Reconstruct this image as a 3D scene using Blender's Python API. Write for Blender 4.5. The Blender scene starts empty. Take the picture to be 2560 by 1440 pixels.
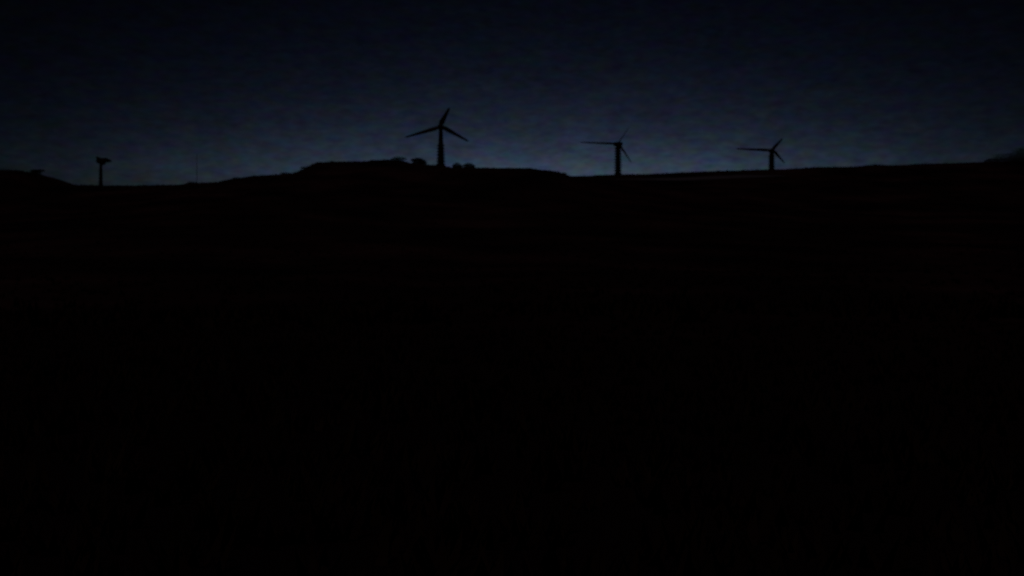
import bpy, bmesh, math, random
from mathutils import Vector, noise
random.seed(7)
sc = bpy.context.scene
COL = sc.collection
F = 2745.0                 # focal length measured in photo pixels (2560 wide)
CAMZ = 1.7
R = math.radians

# ------------------------------------------------------------------ helpers
def tag(o, label=None, cat=None, group=None, kind=None):
    if label: o['label'] = label
    if cat: o['category'] = cat
    if group: o['group'] = group
    if kind: o['kind'] = kind
    return o

def empty(name, loc):
    o = bpy.data.objects.new(name, None); COL.objects.link(o)
    o.location = loc; o.empty_display_size = 1.0
    return o

def mesh_obj(name, verts, faces, mat, parent=None, loc=(0, 0, 0), smooth=False):
    me = bpy.data.meshes.new(name)
    me.from_pydata([tuple(v) for v in verts], [], faces)
    me.update()
    if smooth:
        me.polygons.foreach_set('use_smooth', [True] * len(me.polygons))
    me.materials.append(mat)
    o = bpy.data.objects.new(name, me); COL.objects.link(o)
    o.location = loc
    if parent: o.parent = parent
    return o

def interp(tab, x):
    if x <= tab[0][0]: return tab[0][1]
    for (a, b), (c, d) in zip(tab, tab[1:]):
        if x <= c:
            return b + (d - b) * (x - a) / (c - a)
    return tab[-1][1]

# ------------------------------------------------------------------ materials
def material(name, c1, c2, scale=1.0, rough=0.9, detail=4.0, bump=0.0, spec=0.3, metal=0.0, c3=None):
    m = bpy.data.materials.new(name); m.use_nodes = True
    nt = m.node_tree; b = nt.nodes['Principled BSDF']
    tc = nt.nodes.new('ShaderNodeTexCoord')
    nz = nt.nodes.new('ShaderNodeTexNoise'); nz.inputs['Scale'].default_value = scale
    nz.inputs['Detail'].default_value = detail
    nt.links.new(tc.outputs['Object'], nz.inputs['Vector'])
    rp = nt.nodes.new('ShaderNodeValToRGB')
    e = rp.color_ramp.elements
    e[0].position = 0.35; e[0].color = (*c1, 1); e[1].position = 0.68; e[1].color = (*c2, 1)
    if c3:
        k = e.new(0.52); k.color = (*c3, 1)
    nt.links.new(nz.outputs['Fac'], rp.inputs['Fac'])
    nt.links.new(rp.outputs['Color'], b.inputs['Base Color'])
    b.inputs['Roughness'].default_value = rough
    b.inputs['Specular IOR Level'].default_value = spec
    b.inputs['Metallic'].default_value = metal
    if bump:
        bp = nt.nodes.new('ShaderNodeBump'); bp.inputs['Strength'].default_value = bump
        nt.links.new(nz.outputs['Fac'], bp.inputs['Height'])
        nt.links.new(bp.outputs['Normal'], b.inputs['Normal'])
    return m

M_ground = material('dry_hillside_soil', (.024, .016, .018), (.15, .075, .068), scale=.02, detail=7, bump=.4, spec=0, c3=(.065, .038, .034))
M_track = material('pale_gravel', (.24, .27, .30), (.36, .39, .42), scale=.05, detail=8, bump=.2, spec=0)
M_scrub = material('dry_scrub', (.045, .032, .018), (.10, .06, .035), scale=.6, spec=0)
M_leaf = material('dark_foliage', (.025, .035, .018), (.06, .07, .035), scale=.5, spec=.1)
M_bark = material('bark', (.05, .04, .03), (.10, .08, .06), scale=2, bump=.4, spec=.1)
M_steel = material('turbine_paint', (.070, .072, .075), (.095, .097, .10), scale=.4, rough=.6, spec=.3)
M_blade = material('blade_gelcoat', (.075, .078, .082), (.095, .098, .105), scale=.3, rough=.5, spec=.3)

# ------------------------------------------------------------------ terrain
# ridge outlines: photo column -> photo row, each ridge standing at its own distance
YA, YB = 900.0, 1300.0
PA = [(-900, 400), (-400, 412), (-100, 420), (0, 426), (50, 428), (85, 432), (110, 441), (140, 453), (165, 460), (200, 463), (300, 464),
      (440, 462), (470, 459), (500, 457), (550, 455), (565, 450), (585, 446), (610, 444), (640, 439), (690, 437), (730, 434),
      (748, 428), (762, 421), (778, 413), (790, 406), (830, 404), (915, 403), (930, 400), (985, 399), (1010, 402), (1025, 407),
      (1062, 411), (1110, 413), (1125, 418), (1190, 419), (1250, 420), (1325, 421), (1345, 424), (1375, 427), (1395, 431),
      (1412, 435), (1424, 441), (1460, 449), (1600, 470), (2000, 500), (3000, 520)]
PB = [(-900, 440), (0, 475), (600, 475), (1200, 455), (1417, 440), (1475, 439), (1525, 436), (1625, 434), (1687, 431), (1740, 429), (1800, 427),
      (1900, 424), (1960, 423), (2040, 418), (2132, 416), (2160, 413), (2183, 411), (2240, 412), (2312, 409), (2415, 407), (2500, 403),
      (2560, 401), (2900, 392), (3600, 400)]

def ridge_h(tab, x, Y):
    return (720 - interp(tab, x / Y * F + 1280)) / F * Y + CAMZ

def sA(y):
    if y <= 90: return 0.0
    if y <= YA: return ((y - 90) / (YA - 90)) ** 1.7
    if y <= YA + 40: return 1.0
    t = min(1, (y - YA - 40) / 330)
    return 1 - .75 * (t * t * (3 - 2 * t))

def sB(y):
    if y <= 250: return 0.0
    if y <= YB: return ((y - 250) / (YB - 250)) ** 1.7
    if y <= YB + 60: return 1.0
    t = min(1, (y - YB - 60) / 900)
    return 1 - .8 * (t * t * (3 - 2 * t))

def height(x, y, rough=True):
    a, b = sA(y), sB(y)
    z = max(ridge_h(PA, x, YA) * a, ridge_h(PB, x, YB) * b)
    if rough and y > 3:
        n = noise.noise(Vector((x * .012, y * .012, 3.1))) * 2.2 + noise.noise(Vector((x * .06, y * .06, 8.7))) * .6
        q = min(1, (y - 3) / 200)
        damp = 1.0
        if YA - 60 < y < YA + 60: damp = .25
        if YB - 90 < y < YB + 80: damp = .3
        z += n * q * damp + noise.noise(Vector((x * .25, y * .25, 0))) * .12 * min(1, max(0, y) / 15)
    return z

def frange(a, b, s):
    out = []
    while a < b - 1e-6:
        out.append(a); a += s
    return out
xs = frange(-6000, -1500, 500) + frange(-1500, -620, 40) + frange(-620, 760, 2.0) + frange(760, 1500, 40) + frange(1500, 6001, 500)
ys = (frange(-400, -20, 40) + frange(-20, 40, 2.5) + frange(40, 120, 6) + frange(120, 780, 15) + frange(780, 880, 8) + frange(880, 960, 4) +
      frange(960, 1220, 15) + frange(1220, 1380, 6) + frange(1380, 2300, 60) + frange(2300, 7001, 600))
V = []; Fc = []
for y in ys:
    for x in xs:
        V.append((x, y, height(x, y)))
nx = len(xs)
for j in range(len(ys) - 1):
    for i in range(nx - 1):
        a = j * nx + i
        Fc.append((a, a + 1, a + nx + 1, a + nx))
g = mesh_obj('ground', V, Fc, M_ground, smooth=True)
tag(g, 'dark dry hillside rising from the viewer to a long uneven ridge', 'ground', kind='structure')

def surf(px, py, y0=200, y1=1299, step=1.0):
    """first point of the terrain met along the sight line through a photo pixel"""
    y = y0
    while y < y1:
        x = (px - 1280) / F * y; z = (720 - py) / F * y + CAMZ
        if height(x, y) >= z: return Vector((x, y, height(x, y)))
        y += step
    return Vector(((px - 1280) / F * y1, y1, height((px - 1280) / F * y1, y1)))

# pale track that runs along the far slope just under its crest
V = []; Fc = []
rows = 0
for x in frange(112, 312, 4):
    px = x / 1235 * F + 1280
    # the track keeps to a contour some metres under the crest
    ctr = 1240 + 5 * math.sin(x * .021) + 3 * math.sin(x * .057)
    half = (13 + 3 * math.sin(x * .033)) * max(.12, min(1, (x - 108) / 60, (316 - x) / 50))
    for k in range(7):
        yy = ctr + (k - 3) / 3 * half
        V.append((x, yy, height(x, yy) + .35))
    rows += 1
for r in range(rows - 1):
    for k in range(6):
        a = r * 7 + k
        Fc.append((a, a + 7, a + 8, a + 1))
p = mesh_obj('path', V, Fc, M_track, smooth=True)
tag(p, 'pale gravel track along the far slope just below the crest', 'path', kind='structure')

# ------------------------------------------------------------------ scrub on the slope
V = []; Fc = []
def tuft(x, y, s, n):
    z = height(x, y)
    for k in range(n):
        a = random.uniform(0, 6.283); l = s * random.uniform(.5, 1)
        bx, by = x + random.uniform(-.4, .4) * s, y + random.uniform(-.4, .4) * s
        w = s * random.uniform(.10, .22)
        tx, ty = bx + math.cos(a) * l * .5, by + math.sin(a) * l * .5
        ca, sa = math.cos(a + 1.57) * w, math.sin(a + 1.57) * w
        i = len(V)
        V.extend([(bx - ca, by - sa, z - .05), (bx + ca, by + sa, z - .05), (tx, ty, z + l * random.uniform(.5, .95))])
        Fc.append((i, i + 1, i + 2))
for _ in range(2600):
    y = random.uniform(5, 45) ; tuft(random.uniform(-.6, .6) * y, y, random.uniform(.15, .4), 7)
for _ in range(5200):
    y = random.uniform(45, 880); tuft(random.uniform(-.56, .56) * y, y, random.uniform(.5, 1.5), 8)
for _ in range(900):
    y = random.uniform(885, 905); tuft(random.uniform(-.5, .09) * y, y, random.uniform(.5, 1.6), 8)
for _ in range(500):
    y = random.uniform(1270, 1310); tuft(random.uniform(.06, .5) * y, y, random.uniform(.6, 2.0), 8)
s = mesh_obj('scrub', V, Fc, M_scrub)
tag(s, 'low dry scrub and grass tufts scattered over the dark hillside', 'scrub', kind='stuff')

# ------------------------------------------------------------------ wind turbines
def loft(rings, closed_ends=True):
    n = len(rings[0]); v = [p for r in rings for p in r]; f = []
    for j in range(len(rings) - 1):
        for i in range(n):
            a = j * n + i; b = j * n + (i + 1) % n
            f.append((a, b, b + n, a + n))
    if closed_ends:
        f.append(tuple(reversed(range(n)))); f.append(tuple((len(rings) - 1) * n + i for i in range(n)))
    return v, f

def ring(cx, cy, z, r, n=24):
    return [Vector((cx + r * math.cos(6.28318 * i / n), cy + r * math.sin(6.28318 * i / n), z)) for i in range(n)]

def tower_mesh(h, r0, r1, pitch, rib_to, rib_r, base_skip):
    prof = [(0, r0 * 1.25), (.5, r0 * 1.25), (.5, r0)]
    z = base_skip
    while z < rib_to * h:  # rings imitate the comb edges of interlaced video
        r = r0 + (r1 - r0) * z / h
        fr = r * rib_r
        q = pitch * .22
        prof += [(z - q, r), (z - q * .8, fr), (z + q * .8, fr), (z + q, r)]
        z += pitch
    prof += [(h - .8, r1), (h - .8, r1 * 1.12), (h, r1 * 1.12)]
    return loft([ring(0, 0, a, b) for a, b in prof])

def blade_mesh(tip, axis, croot, cmax, ctip):
    """tapered, slightly twisted aerofoil from the hub centre to tip (vectors in metres)"""
    L = tip.length; d = tip.normalized(); ch = axis.cross(d).normalized(); th = axis.normalized()
    rings = []
    for k in range(15):
        t = k / 14
        if t < .22: c = croot + (cmax - croot) * math.sin(t / .22 * math.pi / 2)
        else: c = cmax + (ctip - cmax) * ((t - .22) / .78) ** .9
        if k == 14: c *= .35
        thick = max(.13, .6 * (1 - t / .18)) if t < .18 else .15
        tw = R(16) * (1 - t)
        u = ch * math.cos(tw) + th * math.sin(tw); w = th * math.cos(tw) - ch * math.sin(tw)
        cen = d * (L * t) + axis * (.02 * L * t * t)
        rr = []
        for i in range(12):
            a = 6.28318 * i / 12
            X = math.cos(a) * .5 + .12; Z = math.sin(a) * .5 * thick * (1.15 + .5 * math.cos(a)) 
            rr.append(cen + u * (X * c) + w * (Z * c))
        rings.append(rr)
    return loft(rings)

def turbine(px, hub_py, Y, tips, label, axis=Vector((0, -1, 0)), r0=2.6, r1=1.7, pitch=2.4, rib_to=.9,
            rib_r=1.5, cmax=2.8, base_y=None, nac=(8.0, 3.2, 3.4), hub_r=1.9):
    mpp = Y / F
    x = (px - 1280) * mpp; zb = height(x, Y) - .4
    zh = (720 - hub_py) * mpp + CAMZ
    h = zh - zb
    t = tag(empty('wind_turbine', (x, Y, zb)), label, 'wind turbine', 'wind turbines standing along the ridge')
    v, f = tower_mesh(h - nac[2] * .45, r0, r1, pitch, rib_to, rib_r, 1.5)
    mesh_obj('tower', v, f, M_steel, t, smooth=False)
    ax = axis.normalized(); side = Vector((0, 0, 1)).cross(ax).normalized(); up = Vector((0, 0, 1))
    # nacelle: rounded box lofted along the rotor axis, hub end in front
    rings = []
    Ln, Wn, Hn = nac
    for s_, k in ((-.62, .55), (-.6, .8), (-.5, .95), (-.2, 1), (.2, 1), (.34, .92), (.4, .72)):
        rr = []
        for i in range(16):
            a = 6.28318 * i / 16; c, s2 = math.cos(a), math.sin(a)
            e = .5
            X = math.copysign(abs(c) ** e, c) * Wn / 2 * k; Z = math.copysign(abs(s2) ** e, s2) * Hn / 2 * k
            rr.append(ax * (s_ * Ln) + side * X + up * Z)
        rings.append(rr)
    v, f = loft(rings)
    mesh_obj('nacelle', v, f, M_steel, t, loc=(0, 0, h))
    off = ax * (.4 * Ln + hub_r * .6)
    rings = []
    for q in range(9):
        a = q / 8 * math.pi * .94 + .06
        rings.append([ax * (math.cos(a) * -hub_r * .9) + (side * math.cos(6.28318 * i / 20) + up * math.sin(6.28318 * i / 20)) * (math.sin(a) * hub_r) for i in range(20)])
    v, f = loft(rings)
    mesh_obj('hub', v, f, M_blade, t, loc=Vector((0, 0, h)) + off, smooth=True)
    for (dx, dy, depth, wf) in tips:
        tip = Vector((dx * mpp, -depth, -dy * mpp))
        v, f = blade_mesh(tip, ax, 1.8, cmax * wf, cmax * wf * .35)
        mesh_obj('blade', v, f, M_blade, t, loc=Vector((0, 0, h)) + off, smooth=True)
    return t

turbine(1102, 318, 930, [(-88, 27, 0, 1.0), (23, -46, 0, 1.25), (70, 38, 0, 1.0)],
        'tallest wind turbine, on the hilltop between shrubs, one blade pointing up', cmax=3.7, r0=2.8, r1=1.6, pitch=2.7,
        rib_to=.66, rib_r=1.5, hub_r=2.3, nac=(8.0, 4.2, 3.8))
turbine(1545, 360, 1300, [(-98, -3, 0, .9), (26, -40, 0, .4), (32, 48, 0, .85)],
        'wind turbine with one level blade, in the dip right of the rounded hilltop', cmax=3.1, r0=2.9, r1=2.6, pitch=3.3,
        rib_to=.95, rib_r=1.6, nac=(9, 11, 4.4), hub_r=2.2)
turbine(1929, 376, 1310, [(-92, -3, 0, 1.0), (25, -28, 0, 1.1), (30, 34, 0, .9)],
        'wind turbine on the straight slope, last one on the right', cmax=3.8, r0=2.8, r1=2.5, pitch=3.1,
        rib_to=.9, rib_r=1.45, nac=(9, 5, 4.0), hub_r=2.2)
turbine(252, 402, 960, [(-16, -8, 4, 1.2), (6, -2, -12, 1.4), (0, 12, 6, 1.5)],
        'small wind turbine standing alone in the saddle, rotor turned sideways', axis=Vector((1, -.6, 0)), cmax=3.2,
        r0=1.7, r1=1.1, pitch=2.8, rib_to=.8, rib_r=1.2, nac=(6.6, 4.2, 4.4), hub_r=2.5)

# thin upright beyond the saddle
def mast(px, top_py, Y, label):
    mpp = Y / F; x = (px - 1280) * mpp; zb = height(x, Y) - .3
    h = (720 - top_py) * mpp + CAMZ - zb
    t = tag(empty('mast', (x, Y, zb)), label, 'mast')
    v, f = loft([ring(0, 0, z_, r_, 10) for z_, r_ in ((0, .26), (h * .5, .22), (h * .97, .15), (h, .06))])
    mesh_obj('pole', v, f, M_steel, t)
    v, f = loft([ring(0, 0, z_, r_, 12) for z_, r_ in ((0, .9), (.7, .9), (.8, .7))])
    mesh_obj('footing', v, f, M_track, t)
    return t
mast(492, 384, 960, 'very thin faint upright mast on the left skyline, right of the sideways turbine')

# ------------------------------------------------------------------ trees and shrubs on the ridges
def tree(name, px, py_base, Y, wpx, hpx, label, cat, lumps, trunk=.35, leaves=1100, group='trees and shrubs on the ridge'):
    mpp = Y / F
    x = (px - 1280) * mpp; zb = height(x, Y) - .3
    W = wpx * mpp; top = (720 - (py_base - hpx)) * mpp + CAMZ
    H = top - zb
    t = tag(empty(name, (x, Y, zb)), label, cat, group)
    # trunk with limbs, grown as tapered tubes
    v = []; f = []
    def tube(p0, p1, r0, r1):
        d = (p1 - p0).normalized(); a = d.orthogonal().normalized(); b = d.cross(a)
        rr = []
        for k, (q, r) in enumerate(((0, r0), (.5, (r0 + r1) * .5), (1, r1))):
            c = p0.lerp(p1, q) + a * (.06 * (p1 - p0).length if k == 1 else 0)
            rr.append([c + a * (r * math.cos(6.283 * i / 7)) + b * (r * math.sin(6.283 * i / 7)) for i in range(7)])
        vv, ff = loft(rr); o = len(v); v.extend(vv); f.extend([tuple(i + o for i in q) for q in ff])
    fork = Vector((random.uniform(-.2, .2), 0, H * trunk))
    tr = max(.12, H * .045)
    tube(Vector((0, 0, 0)), fork, tr * 1.3, tr)
    cl = []
    for (lx, lz, lw, lh) in lumps:                # lumps in fractions of the crown's width and height
        c = Vector((lx * W / 2, random.uniform(-.25, .25) * W, H * lz))
        cl.append((c, lw * W / 2, lh * H / 2))
        tube(fork, c, tr * .6, tr * .15)
    mesh_obj('trunk', v, f, M_bark, t)
    v = []; f = []
    for k in range(leaves):
        c, rw, rh = random.choice(cl)
        d = Vector((random.gauss(0, 1), random.gauss(0, 1), random.gauss(0, 1))).normalized() * random.uniform(.2, 1.0) ** .5
        jag = 1 + .25 * noise.noise(d * 2.3 + c)
        p = c + Vector((d.x * rw, d.y * rw * .8, d.z * rh)) * jag
        if p.z < .15: p.z = .15 + random.random() * .3
        s_ = random.uniform(.22, .5) * max(.5, min(1.4, H / 5))
        a = Vector((random.gauss(0, 1), random.gauss(0, 1), random.gauss(0, 1))).normalized(); b = a.orthogonal().normalized()
        i = len(v)
        v.extend([p - a * s_, p + b * s_ * .6, p + a * s_, p - b * s_ * .6]); f.append((i, i + 1, i + 2, i + 3))
    mesh_obj('crown', v, f, M_leaf, t)
    return t

R3 = [(-.42, .36, .55, .7), (.42, .38, .55, .7), (0, .55, .68, .86), (0, .25, .9, .6)]
tree('shrub', 997, 400, 902, 46, 9, 'low spreading shrub at the right end of the flat hilltop', 'shrub', R3, .2)
tree('tree', 1045, 411, 902, 42, 17, 'wide round-topped tree left of the tallest turbine', 'tree',
     [(-.5, .68, .42, .42), (0, .72, .6, .5), (.45, .52, .5, .6), (.1, .35, .75, .7), (.5, .2, .6, .5), (-.2, .2, .6, .5)], .2, 2600)
tree('shrub', 1143, 420, 905, 28, 14, 'small round shrub just right of the tallest turbine, nearer to it', 'shrub', R3, .25)
tree('shrub', 1172, 420, 905, 34, 15, 'small round shrub right of the tallest turbine, farther from it', 'shrub', R3, .25)
tree('shrub', 482, 460, 902, 34, 6, 'low mound of shrub alone on the saddle left of centre', 'shrub', R3, .2)
tree('shrub', 715, 437, 902, 34, 7, 'low shrub on the left shoulder below the steep bank', 'shrub', R3, .2)
tree('shrub', 598, 446, 902, 40, 3, 'very low shrub at the left foot of the rounded hill', 'shrub', R3, .2, 500)
tree('shrub', 765, 424, 903, 34, 8, 'shrub halfway up the steep left bank of the hilltop', 'shrub', R3, .2)
tree('shrub', 1408, 436, 903, 26, 5, 'low shrub at the right foot of the rounded hilltop', 'shrub', R3, .2, 500)
tree('tree', 94, 435, 902, 42, 12, 'flat-topped tree leaning on the left slope', 'tree',
     [(-.4, .7, .6, .5), (0, .74, .6, .45), (.5, .7, .5, .4), (-.6, .35, .5, .7), (-.1, .3, .6, .6)], .3, 1800)
tree('shrub', 30, 430, 903, 60, 7, 'broad low shrub on the crest at the left edge', 'shrub', R3, .2)
tree('shrub', 2190, 414, 1300, 40, 6, 'low shrub on the right slope, first past the last turbine', 'shrub', R3, .2, 500)
tree('shrub', 2305, 411, 1300, 50, 6, 'low broad shrub on the right slope, midway to the big tree', 'shrub', R3, .2, 500)
tree('tree', 2572, 404, 1290, 170, 37, 'large broad tree at the right edge of the ridge', 'tree',
     [(-.85, .18, .3, .3), (-.6, .3, .5, .5), (-.3, .5, .5, .7), (0, .62, .5, .75), (.3, .66, .5, .7), (.65, .45, .5, .7), (0, .25, 1.0, .5), (.5, .2, .8, .5), (-.5, .06, .6, .3), (0, .06, .7, .3), (.5, .06, .7, .3)], .2, 14000)

# ------------------------------------------------------------------ dusk sky
SUN_EL, SUN_AZ = R(-5.0), R(2.0)
w = bpy.data.worlds.new('World'); sc.world = w; w.use_nodes = True
nt = w.node_tree; N = nt.nodes; L = nt.links
bg = N['Background']
sky = N.new('ShaderNodeTexSky'); sky.sky_type = 'NISHITA'; sky.sun_disc = False
sky.sun_elevation = SUN_EL; sky.sun_rotation = SUN_AZ
tc = N.new('ShaderNodeTexCoord')
sep = N.new('ShaderNodeSeparateXYZ'); L.new(tc.outputs['Generated'], sep.inputs[0])
def math_node(op, a, b=None, c=None):
    n = N.new('ShaderNodeMath'); n.operation = op
    for i, q in enumerate((a, b, c)):
        if q is None: continue
        if isinstance(q, (int, float)): n.inputs[i].default_value = q
        else: L.new(q, n.inputs[i])
    return n.outputs[0]
# afterglow plus lens vignetting put into the sky brightness: strongest low over the ridge, fading upward and to both sides
z = sep.outputs['Z']; x = sep.outputs['X']; y = sep.outputs['Y']
el = math_node('SUBTRACT', z, .105)
elp = math_node('MAXIMUM', el, 0)
az = math_node('SUBTRACT', math_node('ARCTAN2', x, y), .03)
az2 = math_node('MULTIPLY', az, az)
low = math_node('MULTIPLY', math_node('EXPONENT', math_node('MULTIPLY', elp, -36.0)), math_node('EXPONENT', math_node('MULTIPLY', az2, -12.0)))
high = math_node('MULTIPLY', math_node('EXPONENT', math_node('MULTIPLY', elp, -8.5)), math_node('EXPONENT', math_node('MULTIPLY', az2, -5.0)))
glow = math_node('ADD', math_node('MULTIPLY', low, 1.22), math_node('MULTIPLY', high, .52))
glow = math_node('ADD', glow, .02)
# uneven mottling put into the sky, standing in for sensor noise
def mottle(scale, stretch, det, seed):
    mp = N.new('ShaderNodeMapping'); mp.inputs['Scale'].default_value = (1, 1, stretch); mp.inputs['Location'].default_value = (seed, seed, 0)
    L.new(tc.outputs['Generated'], mp.inputs['Vector'])
    n = N.new('ShaderNodeTexNoise'); n.inputs['Scale'].default_value = scale; n.inputs['Detail'].default_value = det
    L.new(mp.outputs[0], n.inputs['Vector'])
    return n
c1 = mottle(30, 2.4, 3, 3.0)
c2 = mottle(110, 2.6, 2, 9.0)
var = math_node('ADD', math_node('MULTIPLY', c1.outputs['Fac'], .4), math_node('MULTIPLY', c2.outputs['Fac'], .6))
var = math_node('ADD', var, .5)
fac = math_node('MULTIPLY', glow, var)

tint = N.new('ShaderNodeVectorMath'); tint.operation = 'MULTIPLY'
L.new(sky.outputs[0], tint.inputs[0]); tm = N.new('ShaderNodeMix'); tm.data_type = 'RGBA'
tm.inputs['A'].default_value = (1.95, 2.15, 3.5, 1); tm.inputs['B'].default_value = (1.30, 2.05, 4.3, 1)
L.new(math_node('EXPONENT', math_node('MULTIPLY', elp, -14.0)), tm.inputs['Factor'])
L.new(tm.outputs['Result'], tint.inputs[1])
# faint colour speckle in the sky that imitates chroma noise
hue = mottle(65, 2.4, 2, 21.0)
mixc = N.new('ShaderNodeMix'); mixc.data_type = 'RGBA'
mixc.inputs['Factor'].default_value = .5
mixc.inputs['A'].default_value = (1, 1, 1, 1)
nrm = N.new('ShaderNodeVectorMath'); nrm.operation = 'MULTIPLY'
L.new(hue.outputs['Color'], nrm.inputs[0]); nrm.inputs[1].default_value = (2, 2, 2)
L.new(nrm.outputs[0], mixc.inputs['B'])
m2 = N.new('ShaderNodeVectorMath'); m2.operation = 'MULTIPLY'
L.new(tint.outputs[0], m2.inputs[0]); L.new(mixc.outputs['Result'], m2.inputs[1])
m3 = N.new('ShaderNodeVectorMath'); m3.operation = 'SCALE'
L.new(m2.outputs[0], m3.inputs[0]); L.new(fac, m3.inputs['Scale'])
L.new(m3.outputs[0], bg.inputs['Color'])
bg.inputs['Strength'].default_value = 0.15

# one very weak, broad light from behind the viewer: fill added to lift the dark ground
fill_sun = bpy.data.lights.new('fill_sun', 'SUN'); fill_sun.energy = 0.036; fill_sun.angle = R(12); fill_sun.color = (1, .62, .72)
so = bpy.data.objects.new('fill_sun', fill_sun); COL.objects.link(so)
so.rotation_euler = (R(28), 0, R(-25)); so.location = (-100, -300, 400)

# ------------------------------------------------------------------ camera
cam = bpy.data.cameras.new('camera'); co = bpy.data.objects.new('camera', cam); COL.objects.link(co)
co.location = (0, 0, CAMZ); co.rotation_euler = (R(90), 0, 0)
cam.sensor_width = 36; cam.lens = 36 * F / 2560
cam.clip_start = .1; cam.clip_end = 20000
cam.dof.use_dof = True; cam.dof.focus_distance = 7.0; cam.dof.aperture_fstop = 2.3
sc.camera = co
sc.view_settings.view_transform = 'Standard'; sc.view_settings.look = 'None'
sc.view_settings.exposure = 0; sc.view_settings.gamma = 1
sc.cycles.use_denoising = True
sc.render.film_transparent = False
